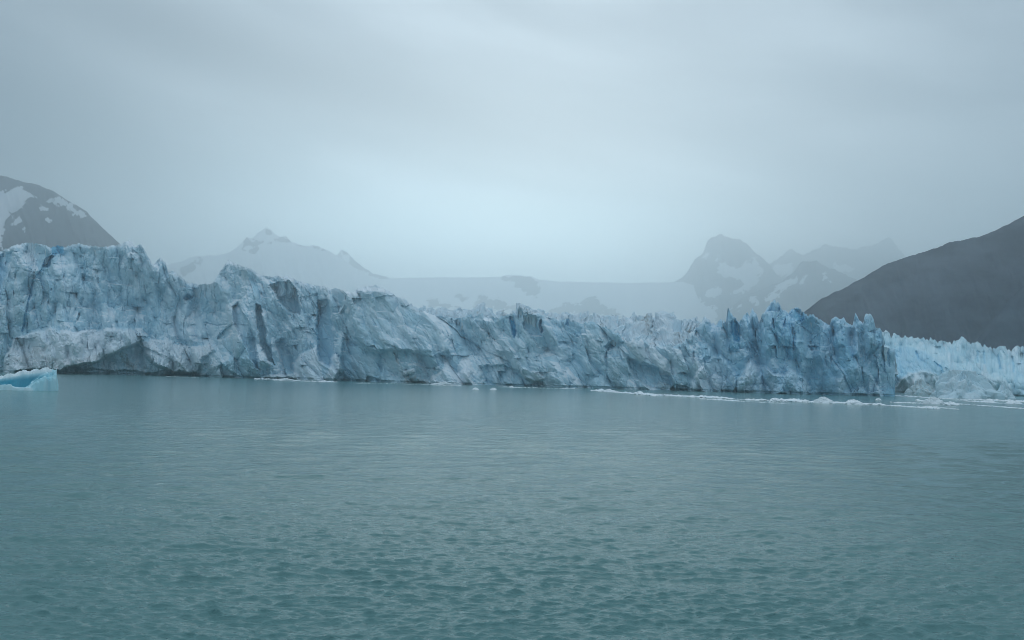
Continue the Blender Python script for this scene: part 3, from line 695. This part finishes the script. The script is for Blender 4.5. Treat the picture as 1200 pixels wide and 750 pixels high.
# ------------------------------------------------------------------ the farther glacier front at the right
FAR_SKY = [(980, 386), (1020, 389), (1034, 391), (1040, 387.5), (1044, 394), (1049, 390.5), (1055, 396), (1060, 394), (1066, 395), (1074, 397.5), (1086, 395.5), (1093, 399), (1100, 398), (1108, 401), (1117, 402), (1125, 397), (1132, 398.5), (1137, 404),
 (1145, 402), (1151, 404), (1161, 406.5), (1174, 407), (1185, 409), (1190, 406), (1200, 408.5), (1260, 412), (1340, 410), (1420, 416)]
def build_far_glacier():
    px = np.arange(940, 1420, 0.8); NV, NB = 150, 40
    D0 = np.interp(px, [960, 1060, 1120, 1200, 1420], [850, 790, 740, 700, 660])
    C = interp(FAR_SKY, px) + 6.0 * np.abs(fbm(px * 0.14, 0 * px, 641, 3)) - 1.8 + 2.2 * fbm(px * .45, 0 * px, 643, 2)
    B = py_base(px, D0) + 2.5
    v = np.linspace(0, 1, NV)
    PX = np.repeat(px[None, :], NV, 0); PY = B[None, :] + (C - B)[None, :] * v[:, None]
    Xm = np.concatenate([[0], np.cumsum(np.diff(px) * 0.5 * (D0[1:] + D0[:-1]) / FPX)])[None, :] + 0 * PX
    Zm = (py_base(px, D0)[None, :] - PY) * D0[None, :] / FPX
    U = Xm + 0.25 * Zm + 2.5 * fbm(Xm / 15, Zm / 20, 611, 3)
    c1, t1 = chips(U / 20, Zm * .5 / 20, 621, 1.2); c2, t2 = chips(U / 8, Zm * .5 / 8, 631, 1.5); c3, t3 = chips(U / 3.6, Zm * .7 / 3.6, 651, 1.5)
    flute = ridged(U / 12, Zm / 70, 661, 3, .6)
    d = 11 * (c1 - .3) + 7.5 * (c2 - .3) + 3.6 * (c3 - .3) + 6 * flute * sstep(4, 20, Zm)
    d = d - 52 * sstep(0.25, 1.0, v)[:, None] - 12 * v[:, None]                      # rises in broken steps away from the water
    QX = PX + 1.5 * fbm(Xm / 7, Zm / 7, 671, 3); QY = PY + 1.5 * fbm(Xm / 7, Zm / 7, 673, 3)
    white = 0.35 * sstep(.55, .9, t2) + 0.5 * np.clip(1 - (PY - C[None, :]) / 8, 0, 1) + 0.25 * sstep(.6, .9, t3); blue = 0.12 * sstep(0.3, 0.8, t1); dirt = 0 * PX
    m = sstep(-2, 2, poly(QX, QY, [(1045, 462), (1045, 412), (1058, 404), (1085, 412), (1108, 430), (1100, 440), (1075, 436), (1060, 446)]))
    d = d + 5 * m; blue = blue + 0.35 * m
    m = sstep(-2, 2, poly(QX, QY, [(1030, 466), (1050, 452), (1064, 436), (1090, 434), (1104, 444), (1112, 460), (1112, 470)]))
    d = d + 6 * m; white = white + 0.6 * m; blue = blue * (1 - 0.8 * m)
    for p in ([(1095, 424), (1102, 430), (1107, 439)], [(1074, 412), (1076, 420)], [(1145, 412), (1146, 424)], [(1153, 412), (1154, 426)], [(1170, 414), (1173, 432)], [(1186, 418), (1188, 436)]):
        c = 1 - sstep(0.6, 1.7, line(QX, QY, p)); d = d - 3 * c; blue = blue + 0.4 * c
    d = d - 2.0 * (1 - sstep(0.3, 1.5, Zm))
    Yd = D0[None, :] - d
    P = at(PX, PY, Yd)
    A = np.stack([np.clip(white, 0, 1), np.clip(blue, 0, 1), np.clip(dirt, 0, 1)], -1)
    b = 260 * np.linspace(0, 1, NB + 1)[1:] ** 1.8
    Yb = Yd[-1][None, :] + b[:, None]; PXb = np.repeat(px[None, :], NB, 0); Xb = Xm[-1][None, :] + 0 * Yb
    ser = np.clip(chips(Xb / 9, b[:, None] / 9 + 0 * Xb, 681, 1.5)[0], 0, 1)
    z0 = P[-1, :, 2][None, :]
    zz = z0 - np.minimum(b[:, None] * 1.0, 6) - 7 * (1 - ser)
    zz = np.minimum(zz, at(PXb, np.repeat(C[None, :] + 0.5, NB, 0), Yb)[..., 2])
    tx, _ = ray(PXb, np.repeat(C[None, :], NB, 0))
    Pb = np.stack([tx * Yb, Yb, zz], -1)
    Ab = np.stack([0.7 + 0 * zz, 0 * zz, 0 * zz], -1)
    V = np.concatenate([P, Pb]); A = np.concatenate([A, Ab])
    Q = grid_quads(*V.shape[:2])
    owner = np.zeros(Q.shape[:2], int); owner[NV - 1:] = 1
    cx = 0.5 * (QX[1:, 1:] + QX[:-1, :-1]); cy = 0.5 * (QY[1:, 1:] + QY[:-1, :-1])
    owner[:NV - 1][poly(cx, cy, [(1045, 462), (1045, 412), (1058, 404), (1085, 412), (1108, 430), (1100, 440), (1075, 436), (1060, 446)]) > 0] = 2
    owner[:NV - 1][poly(cx, cy, [(1030, 466), (1050, 452), (1064, 436), (1090, 434), (1104, 444), (1112, 460), (1112, 470)]) > 0] = 3
    root = empty('glacier', (float(V[0, 200, 0]), float(V[0, 200, 1]), 0))
    objs = [part_mesh(nm, V, Q[owner == i], A, ICE_FAR) for i, nm in enumerate(('ice_cliff', 'serac_field', 'blue_face', 'rubble_apron'))]
    settle(objs, root)
    tag(root, 'lower pale blue glacier front of crowded spikes under the dark hillside', 'glacier', 'glacier fronts along the lake')
build_far_glacier()

# ------------------------------------------------------------------ broken blocks: one facetted lump
def lump(name, size, seed, mat, sub=4, chip=(0.5, 0.22), flat_bottom=0.12, knobs=0.22, flat_top=2.0, taper=0.0, white=0.6, dirt=0.0, blue=0.0):
    bm = bmesh.new(); bmesh.ops.create_icosphere(bm, subdivisions=sub, radius=1)
    co = np.array([v.co[:] for v in bm.verts]); tri = np.array([[v.index for v in f.verts] for f in bm.faces]); bm.free()
    g = np.random.default_rng(seed)
    # cut the ball by random planes, coarse then fine
    nrm = co / np.linalg.norm(co, axis=1, keepdims=True)
    rad = np.full(len(co), 1.0)
    for n_, off in ((10, chip[0]), (40, 1 - chip[1])):
        P = g.normal(size=(n_, 3)); P /= np.linalg.norm(P, axis=1, keepdims=True)
        o = off + (1 - off) * g.random(n_)
        dd = nrm @ P.T
        lim = np.where(dd > 0.05, o[None, :] / np.maximum(dd, 0.05), 9).min(1)
        rad = np.minimum(rad, lim)
    c, t = chips((np.arctan2(nrm[:, 1], nrm[:, 0])) * 3.0, nrm[:, 2] * 3.5, seed + 11, 1.3)
    c2, t2 = chips((np.arctan2(nrm[:, 1], nrm[:, 0])) * 7.0, nrm[:, 2] * 8, seed + 31, 1.5)
    rad = rad * (0.92 + knobs * (c - 0.35) + 0.35 * knobs * (c2 - 0.35))
    co = nrm * rad[:, None] * np.array(size)[None, :]
    co[:, :2] *= (1 + 0.25 * taper - taper * np.clip(nrm[:, 2], 0, 1))[:, None]
    zt = flat_top * size[2]
    co[:, 2] = np.where(co[:, 2] > zt, zt + 0.12 * (co[:, 2] - zt), co[:, 2])
    co[:, 2] = np.where(co[:, 2] < -flat_bottom * size[2], -flat_bottom * size[2] + 0.15 * (co[:, 2] + flat_bottom * size[2]), co[:, 2])
    A = np.stack([np.clip(white + 0.4 * (t - .5), 0, 1), np.full(len(co), blue), np.clip(dirt * (0.4 + 1.2 * t), 0, 1)], -1)
    return raw_mesh(name, co, None, tri, A, mat, False)

# grounded blocks at the foot of the farther front
def block(px, py, wpx, hpx, depth, seed, label, white, dirt, blue, back=0.0, top=2.0):
    x, y = on_water(px, py); y0 = y; x *= (y + back) / y; y += back
    k = y / FPX
    o = link('ice_block', lump('ice_block', (wpx * k * 0.62, depth, hpx * k * (1.3 if top > 1 else 1.9)), seed, ICE_FAR, 5, (0.45, 0.35), 0.1, 0.3, top, 0.8, white, dirt, blue))
    o.location = (x, y + depth * 0.5, 0)
    return tag(o, label, 'ice block', 'stranded blocks at the foot of the farther front')
block(1081, 462.5, 30, 17, 8, 5, 'grey dirt streaked ice block stranded at the foot of the farther glacier', 0.35, 0.35, 0.0)
block(1139, 467, 60, 31, 14, 9, 'large flat topped blue white ice block, rusty stained low on its front', 0.45, 0.10, 0.10, 0, 0.55)
block(1111, 466, 18, 14, 6, 14, 'small white ice lump between the dirty block and the flat topped block', 0.6, 0.05, 0.0)
block(1180, 468, 30, 17, 8, 21, 'low blue grey ice lump right of the flat topped block', 0.4, 0.03, 0.08)

# ------------------------------------------------------------------ the iceberg at the left
def build_iceberg():
    x0, y0 = on_water(28, 458)
    azb = math.atan2(x0, y0)
    k = y0 * math.cos(azb) / FPX
    nx, ny = 300, 130
    ux = np.linspace(-62, 70, nx) * k; uy = np.linspace(-3.5, 13, ny)
    X, Y = np.meshgrid(ux, uy)
    p = X / k + 0                                                                     # photo pixels right of the frame edge
    wob = 0.8 * fbm(X / 1.8, Y / 1.8, 801, 3)
    ph = p + wob / k * 0.8; Yw = Y + wob * 0.6
    # plan outline
    front = np.interp(p, [-62, -40, 0, 14, 28, 33, 50, 66, 69, 70], [2.5, 1.5, 0.2, -0.6, -0.4, -1.2, -2.2, -1.2, 0.8, 3])
    back = np.interp(p, [-62, -40, 0, 30, 55, 66, 70], [5, 8.5, 9.5, 9.2, 8.0, 6.0, 3.2])
    inside = np.minimum((Yw - front), (back - Yw))
    inside = np.minimum(inside, np.minimum((ph + 60) * k, (69.5 - ph) * k))
    # back wall climbs to the right
    top = np.interp(ph, [-60, -30, 0, 20, 40, 55, 62, 66, 69], [0.8, 2.2, 17.5, 23, 26.5, 29.5, 30.5, 26, 16]) * k
    wall = top * sstep(0, 1.0, back - Yw) * sstep(4.4, 7.2, Yw + 0.02 * (ph - 20))
    # right front lump, domed with ribs
    lx = np.clip((ph - 27) / 26, 0, 1)
    lump_h = np.interp(ph, [27, 31, 38, 46, 54, 60, 65, 67, 69.5], [0, 4, 12, 18.5, 23, 27, 27, 21, 10]) * k
    rib = 0.12 * np.abs(np.sin(ph * 0.75 + 0.3 * Y))
    dome = lump_h * sstep(0.0, 1.1, Yw - front) * (1 - 0.0 * lx) * np.where(ph > 27, 1, 0) * (1 - rib * sstep(52, 58, ph))
    dome = dome * (0.62 + 0.38 * sstep(-0.5, 5.5, Yw - front))
    # low rim in front of the hollow
    rim = np.interp(ph, [-60, -30, 0, 11, 15, 20, 30], [0.6, 4, 6.5, 8.0, 4.5, 3.6, 3.6]) * k * sstep(0, 0.7, Yw - front) * (1 - sstep(2.0, 3.4, Yw - front))
    Z = np.maximum(np.maximum(wall, dome), rim)
    Z = np.maximum(Z, 0.12 * (inside > 0.3)) * 1.12
    c, t = chips(X / 1.5, Y / 1.5, 811, 0.9); c2, _ = chips(X / 0.6, Y / 0.6, 821, 1.0)
    Z = Z + sstep(0.5, 3, Z) * (0.75 * (c - .4) + 0.3 * (c2 - .4))
    Z = Z - 0.9 * (1 - sstep(-0.2, 0.45, inside))
    hollow = (1 - sstep(0.3, 3.0, np.abs(ph - 12 - 0.0) / 12)) * sstep(2.0, 3.2, Yw - front) * (1 - sstep(6.6, 7.6, Yw))
    blue = np.clip(1.0 * sstep(2.2, 3.5, Yw - front) * (1 - sstep(0.60, 0.95, Z / np.maximum(top, 0.1))) * (Z >= dome + 0.02) * (Z > rim * 1.02), 0, 1) * 0.9
    blue = np.clip(blue + 0.25 * np.exp(-((ph - 57) / 3.0) ** 2) * (Z < 3.5), 0, 1)
    white = np.clip(sstep(0.80, 0.98, Z / np.maximum(top, 0.1)) * (ph < 60) + 0.35 * (rim > dome) * (rim > wall) + 0.25 * t, 0, 1)
    A = np.stack([white, blue, 0 * white], -1)
    V = np.stack([X, Y, Z], -1)
    q = grid_quads(ny, nx).reshape(-1, 4)
    keep = (Z.ravel()[q] > -0.85).any(1)
    o = part_mesh('iceberg', V, q[keep], A, BERG, None, False)
    tl, _ = ray(np.array(0.0), np.array(458.0))
    o.location = (float(tl) * y0, y0, 0); o.rotation_euler.z = -azb
    return tag(o, 'turquoise iceberg with a scooped blue hollow, floating before the left cliff', 'iceberg')
build_iceberg()

# ------------------------------------------------------------------ floating ice
def chunk_cloud(pts, sizes, seed):
    """Many small angular lumps in one mesh (each a jittered, flattened 20-face solid)."""
    bm = bmesh.new(); bmesh.ops.create_icosphere(bm, subdivisions=1, radius=1)
    co = np.array([v.co[:] for v in bm.verts]); tri = np.array([[v.index for v in f.verts] for f in bm.faces]); bm.free()
    g = np.random.default_rng(seed); n = len(pts)
    V = co[None] * (0.65 + 0.7 * g.random((n, len(co), 1)))
    a = g.random(n) * 6.283; ca, sa = np.cos(a)[:, None], np.sin(a)[:, None]
    V = V * sizes[:, None, :]
    V = np.stack([V[..., 0] * ca - V[..., 1] * sa, V[..., 0] * sa + V[..., 1] * ca, V[..., 2]], -1) + pts[:, None, :]
    T = tri[None] + (np.arange(n) * len(co))[:, None, None]
    A = np.zeros((n, len(co), 3)); A[..., 0] = (0.3 + 0.7 * g.random(n))[:, None]; A[..., 1] = (0.25 * (g.random(n) > 0.85))[:, None]
    return V.reshape(-1, 3), T.reshape(-1, 3), A.reshape(-1, 3)
def brash(paths, seed, label):
    g = np.random.default_rng(seed); P, S = [], []
    for pts, spread, n, smin, smax in paths:
        w = np.array([on_water(*p) for p in pts])
        L = np.concatenate([[0], np.cumsum(np.hypot(*np.diff(w, axis=0).T))])
        u = g.random(n) * L[-1]
        clump = noise(u / 9.0, 0 * u, seed); keep = g.random(n) < 0.55 + 0.6 * clump
        u = u[keep]
        x = np.interp(u, L, w[:, 0]); y = np.interp(u, L, w[:, 1])
        taper = np.minimum(1, np.minimum(u, L[-1] - u) / (0.12 * L[-1]) + 0.25)
        s = smin + (smax - smin) * g.random(len(u)) ** 3.5 * (0.6 + 0.6 * np.clip(noise(u / 14.0, 0 * u + 3, seed + 1), -.5, 1))
        y = y + g.normal(0, 1, len(u)) * spread * taper; x = x + g.normal(0, 1, len(u)) * 0.8
        P.append(np.stack([x, y, 0.02 * s], -1)); S.append(np.stack([s * (0.9 + 0.9 * g.random(len(u))), s, s * (0.30 + 0.45 * g.random(len(u)))], -1))
    V, T, A = chunk_cloud(np.concatenate(P), np.concatenate(S), seed + 5)
    return tag(link('brash_ice', raw_mesh('brash_ice', V, None, T, A, BRASH)), label, None, None, 'stuff')
brash([([(696, 458), (730, 460.5), (780, 464), (830, 466), (880, 469), (930, 470.5), (975, 472), (1020, 474), (1060, 476.5), (1094, 479)], 3.0, 5200, 0.28, 1.5),
       ([(700, 457.5), (725, 460), (765, 463.5), (800, 464.5)], 4.0, 900, 0.3, 1.8),
       ([(820, 467.5), (870, 470.5), (920, 473)], 1.6, 500, 0.2, .8)], 61, 'long white streak of floating brash ice in front of the toothed tip')
brash([([(1078, 470), (1100, 472), (1130, 474), (1165, 476.5), (1200, 479), (1240, 482)], 2.2, 1900, 0.26, 1.3),
       ([(1050, 472), (1080, 472.5), (1100, 473)], 2.5, 420, 0.2, 0.9),
       ([(1085, 476.5), (1105, 478), (1122, 480)], 1.2, 240, 0.2, 0.6)], 71, 'second streak of brash ice running out of the picture at the right')
brash([([(1050, 464), (1075, 465.5), (1110, 467.5), (1150, 469), (1200, 471), (1250, 472)], 9.0, 2600, 0.3, 1.6),
       ([(1130, 470), (1160, 472), (1200, 474)], 5.0, 700, 0.3, 1.2)], 81, 'loose drift ice packed below the farther glacier front')
brash([([(300, 444.5), (320, 444.5), (350, 446.5), (395, 448)], 5.0, 700, 0.3, 1.5), ([(196, 441.5), (232, 442.3)], 3, 80, .3, .7)], 91, 'crumbs of fallen ice floating under the collapsed bay')
brash([([(416, 449), (450, 449.3), (500, 451), (540, 452.5)], 4.0, 330, 0.3, 0.9), ([(585, 453.5), (640, 455), (680, 456)], 4.0, 520, 0.3, 0.9)], 97, 'thin line of ice crumbs along the foot of the long wall')

FLOES = [  # x, y of the waterline, width, height in photo pixels, label
 (966, 472.5, 26, 7, 'tallest white floe standing up from the middle of the long brash streak'),
 (751, 462.5, 16, 4, 'white floe riding high near the left end of the long brash streak'),
 (911, 471.2, 16, 4.5, 'humped white floe in the long brash streak below the tallest towers'),
 (712, 459.3, 24, 3.5, 'flat white floe at the left tip of the long brash streak'),
 (1002, 474, 22, 5, 'broad lumpy floe next right after the tallest floe of the long streak'),
 (1095, 473.5, 28, 8, 'rounded bright floe at the left end of the second streak'),
 (1118, 475, 20, 4, 'flat bright floe just right of the rounded floe'),
 (1031, 469.2, 8, 2.2, 'lone small floe drifting below the corner of the wall'),
 (518, 451.6, 26, 5, 'white floe hugging the small light heap under the long wall'),
 (557, 457.0, 8, 2.5, 'left one of two small floes drifting off the long wall'),
 (578, 457.0, 10, 2.5, 'right one of two small floes drifting off the long wall'),
 (600, 454.3, 7, 2, 'tiny floe at the foot of the wall under the deep blue slit'),
 (6, 434.5, 9, 4, 'small white chunk floating just behind the iceberg'),
 (332, 446.2, 26, 3.5, 'flat pale floe at the foot of the collapsed bay'),
 (1190, 473.3, 20, 3, 'flat floe among drift ice at the right edge of the picture'),
 (1160, 471.5, 16, 3, 'flat floe in front of the flat topped ice block'),
]
floe_protos = [lump('ice_floe', (1, 1, 1), 900 + i, BRASH, 4, (0.5, 0.2), 0.1, 0.22, 2.0, 0.3, 0.7, 0, 0.02) for i in range(5)]
for i, (fx, fy, w, h, lb) in enumerate(FLOES):
    x, y = on_water(fx, fy); k = y / FPX
    o = bpy.data.objects.new('ice_floe', floe_protos[i % 5]); COL.objects.link(o)
    dep = min(w * k * 0.5, 2.6)
    o.scale = (w * k * 0.55, dep, h * k * 1.15); o.location = (x, y + dep * 0.6, 0)
    tag(o, lb, 'ice floe', 'single ice floes on the lake')

# ------------------------------------------------------------------ mountains
def mountain(ridge_pts, D, label, mat, snow_polys=(), rock_polys=None, run=1.0, rough=0.10, seed=0, step=1.0, NV=150, ridge_noise=1.0, all_snow=0.0):
    rp = np.array(ridge_pts, float)
    px = np.arange(rp[0, 0], rp[-1, 0] + .01, step)
    R = np.interp(px, rp[:, 0], rp[:, 1]) + ridge_noise * (1.3 * fbm(px * 0.13, 0 * px, seed, 5, 0.65) + 0.7 * ridged(px * 0.09, 0 * px, seed + 2, 3))
    B = py_base(px, D) + 1.0
    R = np.minimum(R, B - 2)
    v = np.linspace(0, 1, NV)[:, None]
    PX = px[None, :] + 0 * v; PY = R[None, :] + (B - R)[None, :] * v ** 0.9
    Hm = (B - R) * D / FPX
    Xw = px[None, :] * D / FPX + 0 * v; Zw = Hm[None, :] * (1 - v)
    S = max(Hm.max() * 0.28, 30.0)
    gul = ridged((Xw + 0.35 * Zw) / S, Zw / (S * 2.6), seed + 3, 5, 0.55) + 0.5 * fbm(Xw / S * 1.7, Zw / S * 1.7, seed + 9, 4)
    dep = Hm[None, :] * run * v + gul * rough * Hm.max() * sstep(0, 0.12, v) * (1 - 0.5 * v)
    P = at(PX, PY, D - dep)
    QX = PX + 1.6 * fbm(PX / 7, PY / 7, seed + 21, 4, 0.6); QY = PY + 1.2 * fbm(PX / 7, PY / 7, seed + 23, 4, 0.6)
    snow = np.full(PX.shape, float(all_snow))
    edge = 9.0 * fbm((PX + 0.8 * PY) / 9, PY / 7, seed + 31, 5, 0.75)
    for p in snow_polys: snow = np.maximum(snow, sstep(-1.6, 1.6, poly(PX, PY, p, 7) + edge))
    for p in (rock_polys or ()): snow = np.minimum(snow, 1 - sstep(-1.6, 1.6, poly(PX, PY, p, 7) + edge))
    NBk = 14
    w = np.linspace(0, 1, NBk + 1)[1:, None]
    Yb = D + Hm[None, :] * 1.3 * w
    tx, _ = ray(px, R)
    zr = P[0, :, 2][None, :]
    zb = zr * (1 - w) + 0.0 - 3.0 * w
    Pb = np.stack([tx[None, :] * Yb, Yb + 0 * zb, zb], -1)
    V = np.concatenate([Pb[::-1], P]); sn = np.concatenate([np.repeat(snow[:1], NBk, 0), snow])
    A = np.stack([sn, 0 * sn, 0 * sn], -1)
    o = link('mountain', raw_mesh('mountain', V, grid_quads(*V.shape[:2]).reshape(-1, 4), None, A, mat, True))
    return tag(o, label, None, None, 'structure')

mountain([(-420, 60), (-250, 105), (-120, 155), (-50, 188), (0, 205), (21.7, 211), (45, 217), (60.7, 222.5), (78, 234), (90, 241), (101.8, 248.5), (119, 265.8), (138.7, 284.5), (160, 306), (190, 345), (240, 420), (250, 428)], 3500,
  'slate coloured mountain shoulder with snow patches above the left cliff', ROCK_LEFT,
  [[(-40, 222), (0, 224), (12, 222), (27, 221), (41, 230), (31, 231), (29, 238), (20, 247), (12, 250), (6, 265), (2, 292), (-40, 292)], [(13, 253), (22, 252), (30, 258), (29, 262), (24, 264), (14, 263)],
   [(50, 233), (58, 232), (75, 235), (86, 241), (97, 247), (103, 253), (98, 255), (85, 250), (76, 242), (66, 240), (55, 237)], [(50, 243), (56, 245), (55, 248)], [(54, 256), (60, 259), (58, 261)], [(25, 264), (32, 266), (29, 269)],
   [(-10, 265), (4, 272), (2, 290), (-10, 292)]], seed=1001)
mountain([(840, 446), (880, 412), (920, 380), (945.6, 363), (963, 349.5), (988.7, 338), (1011.5, 325.5), (1036.8, 310), (1062, 301.5), (1092.5, 292), (1105, 287.5), (1113, 283.5), (1128, 282), (1153, 276), (1178.7, 264),
  (1200, 252.5), (1260, 225), (1340, 190), (1460, 150), (1600, 130)], 1450, 'dark bare hillside sloping down behind the toothed tip', ROCK_NEAR, run=1.0, rough=0.07, seed=1101, ridge_noise=0.8)
mountain([(1110, 444), (1130, 418), (1150, 391), (1175, 360), (1200, 333), (1260, 285), (1340, 240), (1460, 200), (1600, 190)], 1180, 'nearer darkest hillside at the right edge of the picture', ROCK_NEAR, run=0.5, rough=0.03, seed=1151, ridge_noise=0.8)
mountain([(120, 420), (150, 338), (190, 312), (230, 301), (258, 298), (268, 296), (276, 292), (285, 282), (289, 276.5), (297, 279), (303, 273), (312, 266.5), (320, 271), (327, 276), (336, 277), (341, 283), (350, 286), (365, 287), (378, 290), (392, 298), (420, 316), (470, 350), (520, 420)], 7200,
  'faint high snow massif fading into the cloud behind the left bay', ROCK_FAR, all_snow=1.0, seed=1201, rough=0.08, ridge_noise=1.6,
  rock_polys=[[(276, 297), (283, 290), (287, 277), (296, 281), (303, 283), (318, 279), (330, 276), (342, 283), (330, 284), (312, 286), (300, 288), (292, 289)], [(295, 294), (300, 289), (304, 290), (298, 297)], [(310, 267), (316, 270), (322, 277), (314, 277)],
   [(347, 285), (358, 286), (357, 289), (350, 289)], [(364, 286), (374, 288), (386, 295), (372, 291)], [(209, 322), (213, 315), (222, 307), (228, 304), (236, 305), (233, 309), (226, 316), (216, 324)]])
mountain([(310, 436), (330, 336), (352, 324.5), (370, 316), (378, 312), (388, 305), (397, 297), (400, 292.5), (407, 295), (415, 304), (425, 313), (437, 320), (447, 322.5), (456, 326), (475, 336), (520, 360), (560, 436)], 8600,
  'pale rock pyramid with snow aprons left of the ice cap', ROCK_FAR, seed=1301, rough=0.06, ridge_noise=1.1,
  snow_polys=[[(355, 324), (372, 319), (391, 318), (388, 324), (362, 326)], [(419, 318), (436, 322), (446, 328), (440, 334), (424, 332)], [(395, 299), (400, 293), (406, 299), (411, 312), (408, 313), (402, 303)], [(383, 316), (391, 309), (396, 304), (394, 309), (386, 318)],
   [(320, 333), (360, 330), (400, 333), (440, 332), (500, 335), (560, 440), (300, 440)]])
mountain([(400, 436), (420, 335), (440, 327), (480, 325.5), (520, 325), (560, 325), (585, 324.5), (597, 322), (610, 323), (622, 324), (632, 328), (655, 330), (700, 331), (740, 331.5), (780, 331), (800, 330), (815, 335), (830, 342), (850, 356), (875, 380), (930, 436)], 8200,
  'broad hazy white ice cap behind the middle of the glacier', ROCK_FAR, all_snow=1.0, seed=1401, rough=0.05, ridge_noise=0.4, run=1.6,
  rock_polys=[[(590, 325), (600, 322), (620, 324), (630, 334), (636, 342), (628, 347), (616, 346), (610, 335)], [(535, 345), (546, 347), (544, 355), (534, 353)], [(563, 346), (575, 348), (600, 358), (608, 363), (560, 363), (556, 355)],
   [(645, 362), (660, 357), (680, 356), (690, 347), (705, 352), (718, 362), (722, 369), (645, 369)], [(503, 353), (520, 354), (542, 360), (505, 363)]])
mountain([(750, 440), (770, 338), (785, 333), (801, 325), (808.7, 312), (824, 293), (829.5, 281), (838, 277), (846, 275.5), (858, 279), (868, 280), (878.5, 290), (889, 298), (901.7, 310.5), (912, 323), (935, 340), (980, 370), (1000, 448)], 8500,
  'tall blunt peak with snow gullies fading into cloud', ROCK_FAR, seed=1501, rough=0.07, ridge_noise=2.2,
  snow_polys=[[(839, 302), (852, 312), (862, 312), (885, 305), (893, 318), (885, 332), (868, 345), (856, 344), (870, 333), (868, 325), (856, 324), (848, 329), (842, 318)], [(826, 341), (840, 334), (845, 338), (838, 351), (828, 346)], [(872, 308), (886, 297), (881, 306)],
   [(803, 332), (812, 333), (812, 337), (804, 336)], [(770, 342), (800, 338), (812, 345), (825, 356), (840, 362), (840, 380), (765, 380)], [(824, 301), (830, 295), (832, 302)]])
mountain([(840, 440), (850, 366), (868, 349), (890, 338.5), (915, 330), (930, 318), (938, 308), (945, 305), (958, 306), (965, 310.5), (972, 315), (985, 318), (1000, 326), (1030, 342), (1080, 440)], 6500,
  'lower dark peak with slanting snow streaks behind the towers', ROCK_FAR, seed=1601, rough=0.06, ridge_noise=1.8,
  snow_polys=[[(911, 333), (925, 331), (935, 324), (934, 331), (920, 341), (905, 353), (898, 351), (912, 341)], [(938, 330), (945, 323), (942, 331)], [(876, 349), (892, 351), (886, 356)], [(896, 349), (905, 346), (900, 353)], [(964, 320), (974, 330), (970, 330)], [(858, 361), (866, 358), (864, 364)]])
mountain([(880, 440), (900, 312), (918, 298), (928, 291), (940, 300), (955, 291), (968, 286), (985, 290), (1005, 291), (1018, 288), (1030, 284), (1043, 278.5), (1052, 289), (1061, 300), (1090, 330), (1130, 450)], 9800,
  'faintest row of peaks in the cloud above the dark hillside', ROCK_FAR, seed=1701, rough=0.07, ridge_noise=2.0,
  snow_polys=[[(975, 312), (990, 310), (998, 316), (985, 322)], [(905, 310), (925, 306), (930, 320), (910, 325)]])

# ------------------------------------------------------------------ the hazy air
def build_haze():
    x0, x1, y0, y1, z0, z1 = -24000, 24000, -9000, 22000, -1.5, 1950
    V = np.array([(x, y, z) for x in (x0, x1) for y in (y0, y1) for z in (z0, z1)], float)
    q = [(0, 1, 3, 2), (4, 6, 7, 5), (0, 4, 5, 1), (2, 3, 7, 6), (0, 2, 6, 4), (1, 5, 7, 3)]
    m = bpy.data.materials.new('haze'); m.use_nodes = True; nt = m.node_tree; nt.nodes.clear()
    out = nt.nodes.new('ShaderNodeOutputMaterial'); pv = nt.nodes.new('ShaderNodeVolumePrincipled')
    pv.inputs['Color'].default_value = (0.895, 0.97, 1.0, 1)
    pv.inputs['Density'].default_value = 2.6e-4
    pv.inputs['Anisotropy'].default_value = 0.80
    nt.links.new(pv.outputs[0], out.inputs['Volume'])
    m.cycles.homogeneous_volume = True
    return tag(link('haze', raw_mesh('haze', V, q, None, None, m)), 'even pale mist over the lake and mountains', None, None, 'stuff')
build_haze()
